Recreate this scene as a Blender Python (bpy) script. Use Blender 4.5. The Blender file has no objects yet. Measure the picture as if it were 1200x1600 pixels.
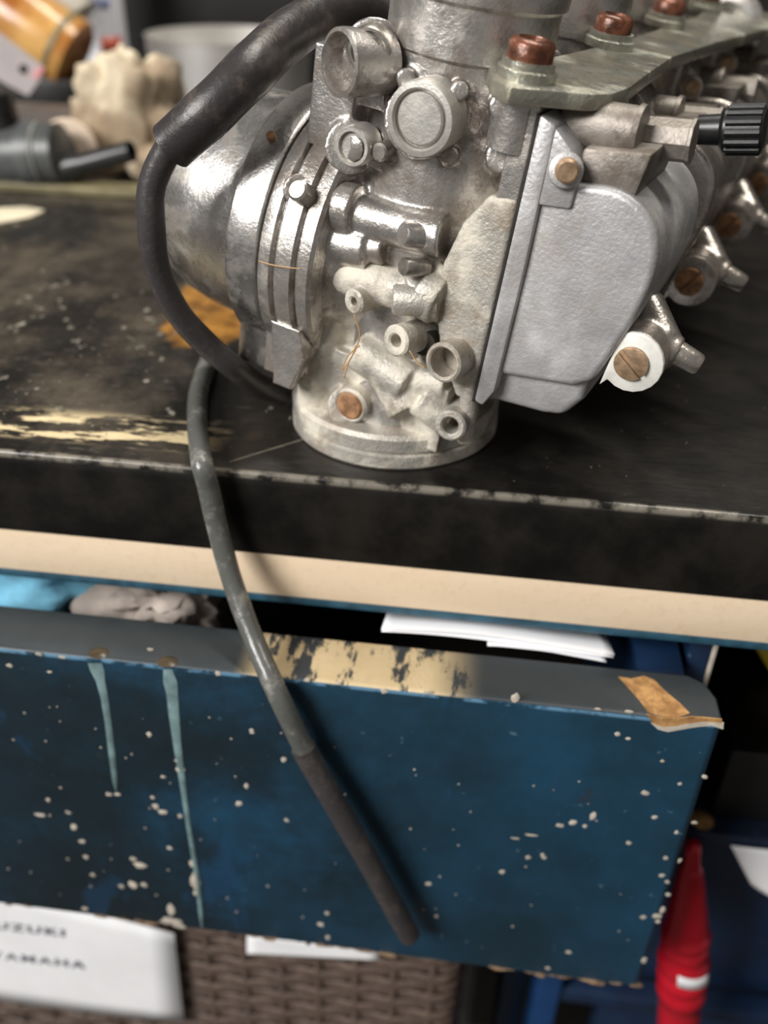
import bpy, bmesh, math, random
from mathutils import Vector, Matrix, noise
random.seed(7)
S = bpy.context.scene
COL = S.collection
MM = 0.001

# ------------------------------------------------------------------ camera
FPX = 1450.0
PITCH, YAW, ROLL = math.radians(33.3), math.radians(6.0), math.radians(1.8)
fwd = Vector((-math.sin(YAW)*math.cos(PITCH), math.cos(YAW)*math.cos(PITCH), -math.sin(PITCH)))
rgt = Vector((math.cos(YAW), math.sin(YAW), 0)); upv = rgt.cross(fwd)
rgt, upv = math.cos(ROLL)*rgt + math.sin(ROLL)*upv, -math.sin(ROLL)*rgt + math.cos(ROLL)*upv
CAM = Vector((21.233, -188.849, 116.759))            # millimetres; bench top z=0, bench front edge y=0
cam_d = bpy.data.cameras.new('camera'); cam = bpy.data.objects.new('camera', cam_d); COL.objects.link(cam)
m3 = Matrix((rgt, upv, -fwd)).transposed()
cam.matrix_world = Matrix.Translation(CAM*MM) @ m3.to_4x4()
cam_d.sensor_fit = 'HORIZONTAL'; cam_d.sensor_width = 36.0; cam_d.lens = FPX/1200*36
cam_d.clip_start = 0.01; cam_d.clip_end = 20
cam_d.dof.use_dof = True; cam_d.dof.focus_distance = 0.195; cam_d.dof.aperture_fstop = 13
S.camera = cam
# ------------------------------------------------------------------ world, lamps, exposure
W = bpy.data.worlds.new('garage_world'); S.world = W; W.use_nodes = True
W.node_tree.nodes['Background'].inputs[0].default_value = (1.0, 0.95, 0.88, 1)
W.node_tree.nodes['Background'].inputs[1].default_value = 0.13
def area(name, loc, target, sx, sy, power, col):
    d = bpy.data.lights.new(name, 'AREA'); d.shape = 'RECTANGLE'; d.size = sx; d.size_y = sy; d.energy = power; d.color = col
    o = bpy.data.objects.new(name, d); COL.objects.link(o); o.location = loc
    o.rotation_euler = (Vector(target)-Vector(loc)).to_track_quat('-Z', 'Y').to_euler()
    return o
area('doorway_daylight', (-1.15, -1.15, 1.05), (0, 0, 0), 0.85, 0.7, 42, (1.0, 0.98, 0.95))
area('ceiling_tube_lamp', (0.25, 0.35, 1.75), (0.05, 0.15, 0), 1.2, 0.16, 20, (1.0, 0.95, 0.86))
S.view_settings.view_transform = 'Standard'; S.view_settings.look = 'None'
S.view_settings.exposure = 0.45; S.view_settings.gamma = 1.0
S.view_settings.use_curve_mapping = False

# ------------------------------------------------------------------ geometry from pixels
def ray(x, y): return rgt*((x-600)/FPX) - upv*((y-800)/FPX) + fwd
def onplane(x, y, n, d):
    n = Vector(n); r = ray(x, y); return CAM + r*((d - n.dot(CAM))/n.dot(r))
def onZ(x, y, z=0): return onplane(x, y, (0, 0, 1), z)
def onY(x, y, yy): return onplane(x, y, (0, 1, 0), yy)
ORG = Vector((0, 33.763, 0)); PHI = math.radians(20); TH = math.radians(7.5)
V0 = Vector((math.cos(PHI), -math.sin(PHI), 0)); WA = Vector((math.sin(PHI), math.cos(PHI), 0)); Z0 = Vector((0, 0, 1))
UU = Z0*math.cos(TH) + V0*math.sin(TH); VV = V0*math.cos(TH) - Z0*math.sin(TH)
def L(x, y, w):                                       # pixel on the plane w -> carburettor frame (v, -w, u)
    p = onplane(x, y, -WA, w + (-WA).dot(ORG)) - ORG
    return Vector((p.dot(VV), -w, p.dot(UU)))
def LU(x, y, u):
    p = onplane(x, y, UU, u + UU.dot(ORG)) - ORG
    return Vector((p.dot(VV), p.dot(WA), u))
def D(v, u, w): return Vector((v, -w, u))
def toW(p): return ORG + VV*p.x + WA*p.y + UU*p.z
AX, AY, AZ = Vector((1, 0, 0)), Vector((0, 1, 0)), Vector((0, 0, 1))
NEAR = Vector((0, -1, 0))

# ------------------------------------------------------------------ mesh helpers (millimetres in, metres out)
def basis(axis):
    a = axis.normalized(); t = AZ if abs(a.z) < .9 else AX
    b = a.cross(t).normalized(); return a, b, a.cross(b)
def lathe(bm, prof, org, axis, seg=32, ph=0.0):
    a, b, c = basis(axis); rings = []
    for r, h in prof:
        o = org + a*h
        if r <= 1e-6: rings.append([bm.verts.new(o)])
        else: rings.append([bm.verts.new(o + (b*math.cos(ph+2*math.pi*i/seg) + c*math.sin(ph+2*math.pi*i/seg))*r) for i in range(seg)])
    for p, q in zip(rings, rings[1:]):
        if len(p) == 1 and len(q) == 1: continue
        for i in range(seg):
            j = (i+1) % seg
            if len(p) == 1: bm.faces.new((p[0], q[i], q[j]))
            elif len(q) == 1: bm.faces.new((p[i], p[j], q[0]))
            else: bm.faces.new((p[i], p[j], q[j], q[i]))
    return bm
def cyl(bm, a, b, r, r2=None, seg=20, ph=0.0):
    h = (b-a).length; return lathe(bm, [(0, 0), (r, 0), (r if r2 is None else r2, h), (0, h)], a, b-a, seg, ph)
def prism(bm, poly, d0, d1, frame):                  # poly in the plane of frame(x,y,depth)
    A = [bm.verts.new(frame(x, y, d0)) for x, y in poly]; B = [bm.verts.new(frame(x, y, d1)) for x, y in poly]
    n = len(poly); bm.faces.new(A); bm.faces.new(B[::-1])
    for i in range(n): bm.faces.new((A[i], A[(i+1) % n], B[(i+1) % n], B[i]))
    return bm
def box(bm, lo, hi):
    x0, y0, z0 = lo; x1, y1, z1 = hi
    v = [bm.verts.new(p) for p in ((x0,y0,z0),(x1,y0,z0),(x1,y1,z0),(x0,y1,z0),(x0,y0,z1),(x1,y0,z1),(x1,y1,z1),(x0,y1,z1))]
    for f in ((0,3,2,1),(4,5,6,7),(0,1,5,4),(1,2,6,5),(2,3,7,6),(3,0,4,7)): bm.faces.new([v[i] for i in f])
    return bm
def catmull(pts, n=10):
    P = [pts[0]*2-pts[1]] + list(pts) + [pts[-1]*2-pts[-2]]; out = []
    for i in range(1, len(P)-2):
        for k in range(n):
            t = k/n; a, b, c, d = P[i-1], P[i], P[i+1], P[i+2]
            out.append(.5*((2*b) + (c-a)*t + (2*a-5*b+4*c-d)*t*t + (3*b-a-3*c+d)*t*t*t))
    out.append(P[-2]); return out
def sweep(bm, path, r, seg=14, hole=0.0, wob=0.0):
    rings = []; t0 = (path[1]-path[0]).normalized(); b = t0.orthogonal().normalized()
    n = len(path); rf = r if callable(r) else (lambda s: r)
    for i, p in enumerate(path):
        t = (path[min(i+1, n-1)]-path[max(i-1, 0)]).normalized()
        b = (b - t*b.dot(t)).normalized(); c = t.cross(b); rr = rf(i/(n-1))
        rr *= 1 + wob*noise.noise(p*.12)
        rings.append([bm.verts.new(p + (b*math.cos(2*math.pi*k/seg) + c*math.sin(2*math.pi*k/seg))*rr) for k in range(seg)])
    for p, q in zip(rings, rings[1:]):
        for i in range(seg): bm.faces.new((p[i], p[(i+1) % seg], q[(i+1) % seg], q[i]))
    for ring, e in ((rings[0], path[0]), (rings[-1], path[-1])):
        if hole > 0:
            tdir = (path[1]-path[0]) if e is path[0] else (path[-2]-path[-1])
            inn = [bm.verts.new(e + (v.co-e)*hole) for v in ring]
            dep = [bm.verts.new(v.co + tdir.normalized()*4) for v in inn]
            for i in range(seg):
                j = (i+1) % seg
                bm.faces.new((ring[i], ring[j], inn[j], inn[i])); bm.faces.new((inn[i], inn[j], dep[j], dep[i]))
            bm.faces.new(dep)
        else: bm.faces.new(ring)
    return bm
def obj(name, bm, mat, parent=None, bevel=0.0, bseg=2, smooth=40, org=None, remesh=0.0, smit=4, sub=0):
    bmesh.ops.recalc_face_normals(bm, faces=bm.faces)
    o0 = org if org is not None else Vector((0, 0, 0))
    for v in bm.verts: v.co = (v.co - o0)*MM
    me = bpy.data.meshes.new(name); bm.to_mesh(me); bm.free()
    o = bpy.data.objects.new(name, me); COL.objects.link(o)
    me.materials.append(mat); o.location = o0*MM
    if parent: o.parent = parent
    if remesh or bevel or sub:
        if remesh:
            m = o.modifiers.new('r', 'REMESH'); m.mode = 'VOXEL'; m.voxel_size = remesh*MM
            m = o.modifiers.new('s', 'SMOOTH'); m.iterations = smit; m.factor = .5
        if bevel:
            m = o.modifiers.new('b', 'BEVEL'); m.width = bevel*MM; m.segments = bseg; m.limit_method = 'ANGLE'; m.angle_limit = math.radians(35)
        if sub:
            m = o.modifiers.new('u', 'SUBSURF'); m.levels = sub; m.render_levels = sub
        dg = bpy.context.evaluated_depsgraph_get(); dg.update()
        me2 = bpy.data.meshes.new_from_object(o.evaluated_get(dg)); me2.name = name
        o.modifiers.clear(); o.data = me2; me = me2
    if smooth:
        me.shade_smooth()
        if smooth < 180: me.set_sharp_from_angle(angle=math.radians(smooth))
    return o
def tag(o, label, cat=None, group=None, kind=None):
    if label: o['label'] = label
    if cat: o['category'] = cat
    if group: o['group'] = group
    if kind: o['kind'] = kind
    return o
def empty(name, loc, label, cat, group=None):
    o = bpy.data.objects.new(name, None); COL.objects.link(o); o.location = Vector(loc)*MM; o.empty_display_size = .01
    return tag(o, label, cat, group)
def part(name, bm, mat, parent, **k):                # bm in world mm, parent an unrotated Empty
    o = obj(name, bm, mat, **k); o.parent = parent
    p = parent; off = Vector((0, 0, 0))
    while p is not None: off += p.location; p = p.parent
    o.location = o.location - off; return o

# ------------------------------------------------------------------ materials
class N:
    def __init__(s, name):
        s.m = bpy.data.materials.new(name); s.m.use_nodes = True; s.t = s.m.node_tree; s.b = s.t.nodes['Principled BSDF']
        s.co = s.t.nodes.new('ShaderNodeTexCoord').outputs['Object']
    def set(s, **k):
        for a, v in k.items():
            i = s.b.inputs[a.replace('_', ' ')]
            if hasattr(v, 'is_linked'): s.t.links.new(v, i)
            else: i.default_value = (*v, 1) if isinstance(v, tuple) and len(v) == 3 and i.type == 'RGBA' else v
        return s
    def node(s, ty, **ins):
        n = s.t.nodes.new(ty)
        for a, v in ins.items():
            i = n.inputs[int(a[1:])] if a[0] == '_' and a[1:].isdigit() else n.inputs[a]
            if hasattr(v, 'is_linked'): s.t.links.new(v, i)
            else: i.default_value = (*v, 1) if isinstance(v, tuple) and len(v) == 3 and i.type == 'RGBA' else v
        return n
    def map(s, scale=(1, 1, 1), loc=(0, 0, 0), rot=(0, 0, 0)):
        return s.node('ShaderNodeMapping', Vector=s.co, Scale=scale, Location=loc, Rotation=rot).outputs[0]
    def noise(s, scale, detail=4, rough=.55, vec=None, dist=0.0):
        return s.node('ShaderNodeTexNoise', Vector=vec or s.co, Scale=scale, Detail=detail, Roughness=rough, Distortion=dist).outputs[0]
    def ramp(s, fac, a, b, ca=0.0, cb=1.0):
        n = s.node('ShaderNodeMapRange', Value=fac); n.clamp = True; n.interpolation_type = 'SMOOTHSTEP'
        for i, v in ((1, a), (2, b), (3, ca), (4, cb)): n.inputs[i].default_value = v
        return n.outputs[0]
    def mix(s, fac, a, b):
        n = s.t.nodes.new('ShaderNodeMix'); n.data_type = 'RGBA'
        for i, v in ((0, fac), (6, a), (7, b)):
            if hasattr(v, 'is_linked'): s.t.links.new(v, n.inputs[i])
            else: n.inputs[i].default_value = (*v, 1) if isinstance(v, tuple) and len(v) == 3 else v
        return n.outputs[2]
    def math(s, op, a, b=0.0):
        n = s.node('ShaderNodeMath', _0=a, _1=b); n.operation = op; return n.outputs[0]
    def xyz(s):
        n = s.node('ShaderNodeSeparateXYZ', _0=s.co); return n.outputs[0], n.outputs[1], n.outputs[2]
    def bump(s, h, st=.3, d=.001):
        s.set(Normal=s.node('ShaderNodeBump', Height=h, Strength=st, Distance=d).outputs[0]); return s
    def cavity(s, lo=.42, hi=.5):
        g = s.t.nodes.new('ShaderNodeNewGeometry').outputs['Pointiness']; return s.ramp(g, lo, hi)

def plain(name, col, rough=.5, metal=0.0, var=.25, scale=300, bump=.1, bd=.0003):
    n = N(name); f = n.noise(scale, 5); c2 = tuple(c*(1-var) for c in col); c1 = tuple(min(1, c*(1+var*.6)) for c in col)
    n.set(Base_Color=n.mix(n.ramp(f, .3, .7), c2, c1), Roughness=rough, Metallic=metal)
    if bump: n.bump(n.noise(scale*2, 4), bump, bd)
    return n.m
def cast_metal(name, col, dirt, oxide, metal=.8, rough=.38, ox=.5, dr=.5, seed=0.0, bump=.35, osc=55, osoft=.10):
    n = N(name); v = n.map(loc=(seed, seed*2, 0))
    f1 = n.noise(85, 9, .72, v); f2 = n.noise(120, 7, .7, v); f3 = n.noise(1100, 4, .6, v)
    c = n.mix(n.ramp(f2, .3, .75), tuple(x*.8 for x in col), col)
    dm = n.math('MULTIPLY', n.ramp(f1, .55-.14*dr, .64-.06*dr), dr)
    c = n.mix(dm, c, dirt)
    om = n.math('MULTIPLY', n.ramp(n.noise(osc, 7, .62, n.map(loc=(seed+3, 1, 2))), .62-.25*ox, .62-.25*ox+osoft+.1*ox), min(1, ox*1.5))
    c = n.mix(om, c, oxide)
    rg = n.math('ADD', n.math('MULTIPLY', f2, .25), rough-.1)
    rg = n.math('ADD', rg, n.math('MULTIPLY', om, .3))
    mt = n.math('SUBTRACT', metal, n.math('MULTIPLY', n.math('ADD', om, dm), metal*.6))
    n.set(Base_Color=c, Roughness=rg, Metallic=mt)
    n.bump(n.math('ADD', f3, n.math('MULTIPLY', f2, .8)), bump, .0003)
    return n.m
M = {}
M['cast'] = cast_metal('weathered_cast_aluminium', (.66, .63, .60), (.13, .09, .06), (.60, .55, .47), .9, .29, .3, .68, 0.0, .5)
M['cast_white'] = cast_metal('oxidised_cast_aluminium', (.52, .49, .44), (.27, .205, .14), (.70, .65, .55), .55, .48, .72, .6, 2.0, .8, 80, .16)
M['bowl'] = cast_metal('grey_bowl_aluminium', (.50, .495, .505), (.34, .29, .25), (.72, .71, .71), .5, .40, .62, .42, 5.0, .5, 26, .26)
M['bowl_dark'] = cast_metal('wet_dark_aluminium', (.55, .51, .47), (.16, .12, .09), (.5, .46, .42), .9, .24, .2, .6, 7.0, .5)
M['dome'] = cast_metal('bright_cover_metal', (.74, .72, .70), (.26, .21, .15), (.62, .58, .50), 1.0, .26, .2, .5, 8.0, .3)
M['bracket'] = cast_metal('greenish_zinc_plate', (.50, .50, .43), (.20, .16, .10), (.60, .60, .50), .85, .27, .4, .6, 11.0, .7)
M['brown_metal'] = cast_metal('grimy_fitting_metal', (.29, .26, .23), (.10, .075, .055), (.36, .32, .275), .55, .45, .35, .7, 14.0, .5)
M['plug'] = cast_metal('satin_plug_metal', (.56, .54, .50), (.28, .24, .20), (.56, .53, .48), .7, .42, .4, .4, 17.0, .3)
M['steel'] = plain('dull_steel', (.45, .42, .38), .35, .9, .3, 500)
M['rust'] = plain('rusty_plug', (.36, .19, .095), .6, .2, .45, 400, .3)
M['brass'] = plain('brown_screw', (.40, .27, .17), .42, .55, .3, 600, .2)
M['redrust'] = plain('red_rust', (.15, .055, .03), .3, .3, .6, 350, .6)
M['dark_hole'] = plain('dark_bore', (.03, .025, .02), .6, .3, .3)
M['rim'] = plain('pale_oxide_rim', (.74, .73, .68), .5, .2, .12, 300)
M['black_plastic'] = plain('black_plastic', (.012, .012, .013), .35, 0, .3, 300)
def rubber(name, col, dust, rough, amt):
    n = N(name); f = n.noise(130, 7, .7); g = n.noise(45, 4)
    dm = n.math('MULTIPLY', n.ramp(f, .5, .68), amt)
    n.set(Base_Color=n.mix(dm, n.mix(g, tuple(c*.7 for c in col), col), dust), Roughness=n.math('ADD', n.math('MULTIPLY', f, .3), rough-.1))
    n.bump(n.noise(700, 5, .6), .35, .0004); return n.m
M['rubber'] = rubber('black_rubber', (.034, .03, .031), (.15, .12, .10), .30, .4)
M['rubber_thin'] = rubber('dark_rubber_tube', (.05, .045, .046), (.14, .115, .10), .3, .4)
M['rubber_grey'] = rubber('grey_black_tube', (.11, .113, .105), (.30, .29, .26), .20, .7)

# worktop: black paint, dust on the left, glue scrape near the edge, varnish spill
n = N('black_painted_worktop'); x, y, z = n.xyz()
base = n.mix(n.ramp(n.noise(60, 6, .6), .35, .7), (.006, .0055, .005), (.017, .015, .013))
left = n.ramp(x, -.005, -.075)
dust = n.math('MULTIPLY', n.ramp(n.noise(22, 7, .7, n.map((1, .8, 1), (.3, .1, 0))), .42, .68), left)
top = n.ramp(z, -.0012, -.0004)
c = n.mix(n.math('MULTIPLY', n.math('MULTIPLY', dust, .75), top), base, (.085, .066, .045))
fine = n.ramp(n.noise(420, 3, .6, n.map((.35, 1.6, 1), rot=(0, 0, .3))), .6, .7)
c = n.mix(n.math('MULTIPLY', n.math('MULTIPLY', fine, .25), n.math('MULTIPLY', n.ramp(x, .03, -.09, .1, 1), top)), c, (.25, .22, .18))
# pale drips and dots
dots = n.math('MULTIPLY', n.ramp(n.noise(140, 2, .5, n.map((1, .7, 1), (5, 2, 0))), .70, .74), n.ramp(x, -.03, -.06))
c = n.mix(n.math('MULTIPLY', n.math('MULTIPLY', dots, top), .6), c, (.45, .41, .34))
# varnish spill
vx = n.math('DIVIDE', n.math('ADD', x, .068), .020); vy = n.math('DIVIDE', n.math('SUBTRACT', y, .110), .042)
vr = n.math('SQRT', n.math('ADD', n.math('MULTIPLY', vx, vx), n.math('MULTIPLY', vy, vy)))
vr = n.math('ADD', vr, n.math('MULTIPLY', n.math('SUBTRACT', n.noise(50, 5), .5), 1.3))
vm = n.math('MULTIPLY', n.ramp(vr, 1.0, .8), top)
c = n.mix(vm, c, n.mix(n.ramp(n.noise(120, 5), .3, .7), (.12, .05, .008), (.34, .16, .03)))
# cream scrape along the front edge
sc = n.noise(60, 6, .7, n.map((.6, 3.2, 1), rot=(0, 0, .35)))
band = n.math('MULTIPLY', n.ramp(y, .006, .010), n.ramp(y, .026, .018))
band = n.math('MULTIPLY', band, n.ramp(x, -.040, -.048))
scr = n.math('MULTIPLY', n.math('MULTIPLY', n.ramp(sc, .49, .54), band), top)
c = n.mix(scr, c, n.mix(n.noise(90, 3), (.50, .38, .20), (.72, .60, .38)))
# rubbed front edge
ed = n.math('MULTIPLY', n.ramp(y, .0016, .0006), n.ramp(z, -.0022, -.001))
ed = n.math('MULTIPLY', ed, n.ramp(n.noise(120, 4, .6), .40, .56))
c = n.mix(n.math('MULTIPLY', ed, .6), c, (.30, .27, .22))
rg = n.math('ADD', .2, n.math('MULTIPLY', n.noise(35, 6, .65), .22))
rg = n.math('ADD', rg, n.math('MULTIPLY', n.math('ADD', dust, scr), .25)); rg = n.math('ADD', rg, n.ramp(z, -.001, -.004, 0, .2))
n.set(Base_Color=c, Roughness=rg, Specular_IOR_Level=n.ramp(z, -.004, -.001, .08, .5))
n.bump(n.math('ADD', n.noise(180, 6, .65, n.map((.5, 1.4, 1))), n.math('MULTIPLY', scr, .4)), .22, .0012); M['bench'] = n.m
n = N('raw_wood_strip'); f = n.noise(30, 6, .6, n.map((.4, 1, 3))); g = n.noise(500, 3)
c = n.mix(f, (.66, .50, .33), (.80, .66, .50)); c = n.mix(n.math('MULTIPLY', n.ramp(g, .5, .8), .25), c, (.5, .36, .22))
n.set(Base_Color=c, Roughness=.7); n.bump(g, .2, .0003); M['wood'] = n.m
n = N('chipboard'); f = n.noise(220, 5, .7); n.set(Base_Color=n.mix(n.ramp(f, .3, .7), (.20, .09, .025), (.48, .27, .10)), Roughness=.75); n.bump(f, .6, .001); M['chip'] = n.m
def bluepaint(name, dark, light, bare):
    n = N(name); x, y, z = n.xyz(); f = n.noise(14, 6, .6); g = n.noise(110, 6, .7)
    c = n.mix(n.ramp(f, .32, .68), dark, light)
    c = n.mix(n.math('MULTIPLY', n.ramp(g, .58, .72), .35), c, (.012, .022, .03))
    c = n.mix(n.math('MULTIPLY', n.ramp(n.noise(330, 3), .70, .74), .5), c, (.10, .19, .24))
    if bare:
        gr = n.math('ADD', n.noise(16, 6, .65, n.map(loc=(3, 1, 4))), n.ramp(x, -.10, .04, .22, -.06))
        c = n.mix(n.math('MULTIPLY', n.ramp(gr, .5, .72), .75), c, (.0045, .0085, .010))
        c = n.mix(n.math('MULTIPLY', n.ramp(n.noise(26, 4, .6, n.map((1.5, 1, .6), (7, 2, 1))), .62, .68), .25), c, (.010, .075, .19))
        c = n.mix(n.math('MULTIPLY', n.ramp(n.noise(45, 4, .6, n.map(loc=(2, 9, 1))), .66, .72), .6), c, (.03, .02, .012))
    if bare:                                          # rubbed bare wood on the top edge, middle of the drawer
        t = n.math('MULTIPLY', n.ramp(z, -.0462, -.0457), n.math('MULTIPLY', n.ramp(x, -.034, -.024), n.ramp(x, .030, .014)))
        b = n.ramp(n.noise(95, 5, .7, n.map((1.6, .5, 1))), .42, .5)
        c = n.mix(n.ramp(z, -.0460, -.0456), c, n.mix(g, (.020, .028, .034), (.036, .044, .050)))
        c = n.mix(n.math('MULTIPLY', t, b), c, n.mix(g, (.46, .34, .18), (.72, .58, .36)))
        e = n.math('MULTIPLY', n.ramp(z, -.0472, -.0465), n.ramp(z, -.0457, -.0461))
        c = n.mix(n.math('MULTIPLY', e, n.ramp(n.noise(150, 4), .42, .55)), c, (.10, .22, .34))
    n.set(Base_Color=c, Roughness=n.math('ADD', n.math('MULTIPLY', g, .25), .33)); n.bump(n.noise(260, 5, .6), .18, .0006); return n.m
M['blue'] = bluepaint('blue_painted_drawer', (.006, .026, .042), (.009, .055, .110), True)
M['blue2'] = bluepaint('blue_painted_cabinet', (.004, .010, .026), (.007, .026, .075), False)
M['blue3'] = bluepaint('bright_blue_leg', (.006, .03, .09), (.010, .06, .20), False)
M['blue_trim'] = plain('teal_blue_paint', (.022, .075, .115), .45, 0, .35, 200)
M['speck'] = plain('cream_paint_speck', (.50, .45, .38), .6, 0, .25, 300)
M['run'] = plain('pale_teal_paint_run', (.17, .26, .27), .4, 0, .35, 200)
M['dark_in'] = plain('dark_brown_interior', (.018, .012, .009), .7, 0, .3, 60)
M['black'] = plain('black_board', (.008, .007, .007), .5, 0, .3, 60)
M['floor'] = plain('dark_concrete', (.05, .045, .04), .8, 0, .3, 20)
M['wall'] = plain('grimy_dark_wall', (.03, .026, .022), .7, 0, .4, 20)
M['paper'] = plain('white_paper', (.86, .86, .88), .6, 0, .05, 40, .05)
M['ink'] = plain('grey_ink', (.10, .11, .14), .6, 0, .2, 200, 0)
M['cloth'] = plain('cream_cloth', (.70, .62, .46), .9, 0, .3, 40, .5, .002)
M['blue_cloth'] = plain('light_blue_cloth', (.20, .52, .72), .85, 0, .2, 80, .4, .001)
M['grey_cloth'] = plain('grey_brown_cloth', (.42, .36, .32), .9, 0, .35, 60, .5, .001)
M['wicker'] = plain('brown_wicker', (.105, .072, .056), .6, 0, .3, 250, .3)
M['red'] = plain('glossy_red', (.55, .010, .025), .16, .25, .15, 60, .03)
M['yellow'] = plain('yellow_plastic', (.75, .55, .03), .4, 0, .1, 60)
M['grey_plastic'] = plain('dark_grey_plastic', (.07, .075, .075), .4, 0, .35, 60)
M['mid_grey'] = plain('grey_plastic', (.22, .22, .21), .45, 0, .3, 60)
M['tape'] = plain('beige_tape', (.72, .58, .46), .7, 0, .12, 60)
M['tape_core'] = plain('brown_card', (.50, .36, .23), .8, 0, .2, 60)
n = N('stained_cream_cloth'); f = n.noise(30, 5, .6); g = n.noise(70, 5, .6)
c = n.mix(n.ramp(f, .38, .58), (.60, .51, .37), (.30, .225, .15)); c = n.mix(n.math('MULTIPLY', n.ramp(g, .5, .75), .4), c, (.75, .69, .55))
n.set(Base_Color=c, Roughness=.9); n.bump(n.noise(120, 5), .5, .002); M['rag'] = n.m
n = N('rusty_amber_bottle'); f = n.noise(28, 5, .6)
n.set(Base_Color=n.mix(n.ramp(f, .35, .65), (.30, .09, .012), (.66, .38, .12)), Roughness=.25); M['amber'] = n.m
M['stainless'] = plain('stainless_tin', (.80, .78, .75), .38, .85, .08, 30, .02)
M['milky'] = plain('milky_plastic', (.62, .58, .50), .25, 0, .25, 40)
M['white_can'] = plain('white_can_paint', (.74, .74, .80), .35, 0, .06, 30, .02)
M['print_blue'] = plain('blue_print', (.22, .28, .58), .4, 0, .1, 60, 0)
M['print_red'] = plain('red_print', (.60, .11, .06), .4, 0, .1, 60, 0)
M['tag'] = plain('pinkish_grey_card', (.50, .45, .45), .6, 0, .15, 60)
M['pink'] = plain('pink_print', (.85, .35, .38), .6, 0, .1, 60, 0)
M['olive'] = plain('olive_strip', (.20, .17, .09), .5, 0, .35, 60)

# ================================================================== the setting
def XYZ(x, y, z): return Vector((x, y, z))
tag(obj('floor', box(bmesh.new(), (-1500, -1500, -870), (1500, 700, -850)), M['floor']), 'dark concrete floor under the bench', kind='structure')
tag(obj('wall_back', box(bmesh.new(), (-1500, 660, -850), (1500, 690, 700)), M['wall']), 'dark grimy wall behind the bench', kind='structure')

# ------------------------------------------------------------------ worktop
wt = empty('worktop', (0, 0, 0), 'black painted worktop with a pale raw wood strip under its front edge', 'worktop')
part('black_board', box(bmesh.new(), (-620, 0, -24.5), (620, 640, 0)), M['bench'], wt, bevel=.9, bseg=3)
part('wood_strip', box(bmesh.new(), (-620, .8, -38), (620, 30, -24.5)), M['wood'], wt, bevel=.3)
part('painted_lip', box(bmesh.new(), (-620, .6, -40.2), (620, 32, -38)), M['blue_trim'], wt, bevel=.2)
bm = bmesh.new()                                       # seam scratched across the front corner
a, b = onZ(358, 722), onZ(482, 684)
d = (b-a).normalized(); s = Vector((-d.y, d.x, 0))*.28
vs = [bm.verts.new(p + Vector((0, 0, h))) for p in (a-s, b-s, b+s, a+s) for h in (-.1, .06)]
for f in ((1,3,5,7),(0,6,4,2),(0,2,3,1),(2,4,5,3),(4,6,7,5),(6,0,1,7)): bm.faces.new([vs[i] for i in f])
part('scratch_line', bm, plain('scratch', (.16, .14, .11), .6), wt)
tag(obj('batten', box(bmesh.new(), (-420, 228, .02), (-60, 241, 4)), M['olive'], bevel=1), 'low olive brown batten lying along the bench in front of the clutter', 'batten')

bm = bmesh.new()                                       # drips and drops, their glints painted in as a pale colour
def drop(x, y, r, e=1.0):
    p = onZ(x, y, 0); k = (p-CAM).dot(fwd)/FPX*r; ring = []
    ring = [bm.verts.new(p + Vector((math.cos(t*.785)*k*random.uniform(.8, 1.2), math.sin(t*.785)*k*e*random.uniform(.8, 1.2), .02))) for t in range(8)]
    tpv = bm.verts.new(p + Vector((0, 0, .25*k)))
    for t in range(8): bm.faces.new((ring[t], ring[(t+1) % 8], tpv))
for pts in ([(95, 470), (98, 480), (104, 500), (110, 515), (118, 530), (124, 540)], [(190, 512), (205, 527), (222, 540), (238, 552), (256, 562)], [(30, 470), (45, 462), (62, 452), (84, 446)],
            [(4, 592), (12, 590)], [(98, 640), (92, 636)], [(262, 596)], [(18, 512), (22, 516)], [(55, 482), (68, 484)], [(250, 520), (240, 505), (232, 498)], [(280, 500), (276, 520)], [(100, 434), (104, 440)], [(420, 480+160), (455, 652)]):
    for x, y in pts:
        for q in range(2): drop(x+random.uniform(-4, 4), y+random.uniform(-3, 3), random.uniform(1.6, 4.2), 1.6)
for q in range(60):
    x = abs(random.gauss(0, 170)); drop(x, random.uniform(430, 690), random.uniform(.8, 2.2), 1.6)
for q in range(30): drop(random.uniform(800, 1200), random.uniform(560, 780), random.uniform(.6, 1.3), 1.6)
tag(part('glint_drops', bm, plain('pale_glint_drops', (.20, .18, .145), .2, 0, .5, 300), wt, smooth=180), 'drops on the black bench with glints painted in as pale colour', kind='stuff')

# ------------------------------------------------------------------ cabinet with drawer
cb = empty('tool_cabinet', (0, 40, -850), 'blue painted wooden tool cabinet with chipped drawer under the worktop', 'cabinet')
DY, DT, DB, DX = -22.0, -45.5, -159.0, 87.0
df = bmesh.new()
poly = [(-330, DY), (DX-1.5, DY), (DX, DY+1.5), (DX, DY+9), (DX-2, DY+14), (DX-6, DY+16.5), (-330, DY+16.5)]
prism(df, poly, DB, DT, lambda x, y, dd: XYZ(x, y, dd))
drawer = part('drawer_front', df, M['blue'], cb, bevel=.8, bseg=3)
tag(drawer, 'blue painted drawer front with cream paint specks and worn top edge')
part('drawer_side', box(bmesh.new(), (70, DY+16.5, -120), (82, 300, -50)), M['blue2'], cb, bevel=.5)
part('drawer_bottom', box(bmesh.new(), (-320, DY+16.5, -124), (82, 300, -120)), M['dark_in'], cb)
part('drawer_back', box(bmesh.new(), (-320, 300, -120), (82, 306, -60)), M['dark_in'], cb)
part('frame_post', box(bmesh.new(), (84, 8, -135), (90, 60, -40.2)), M['blue2'], cb, bevel=.8)
part('back_panel', box(bmesh.new(), (-600, 420, -850), (600, 426, -40.2)), M['black'], cb)
part('shelf', box(bmesh.new(), (96, 22, -144), (600, 300, -138)), M['blue2'], cb, bevel=.8)
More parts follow.
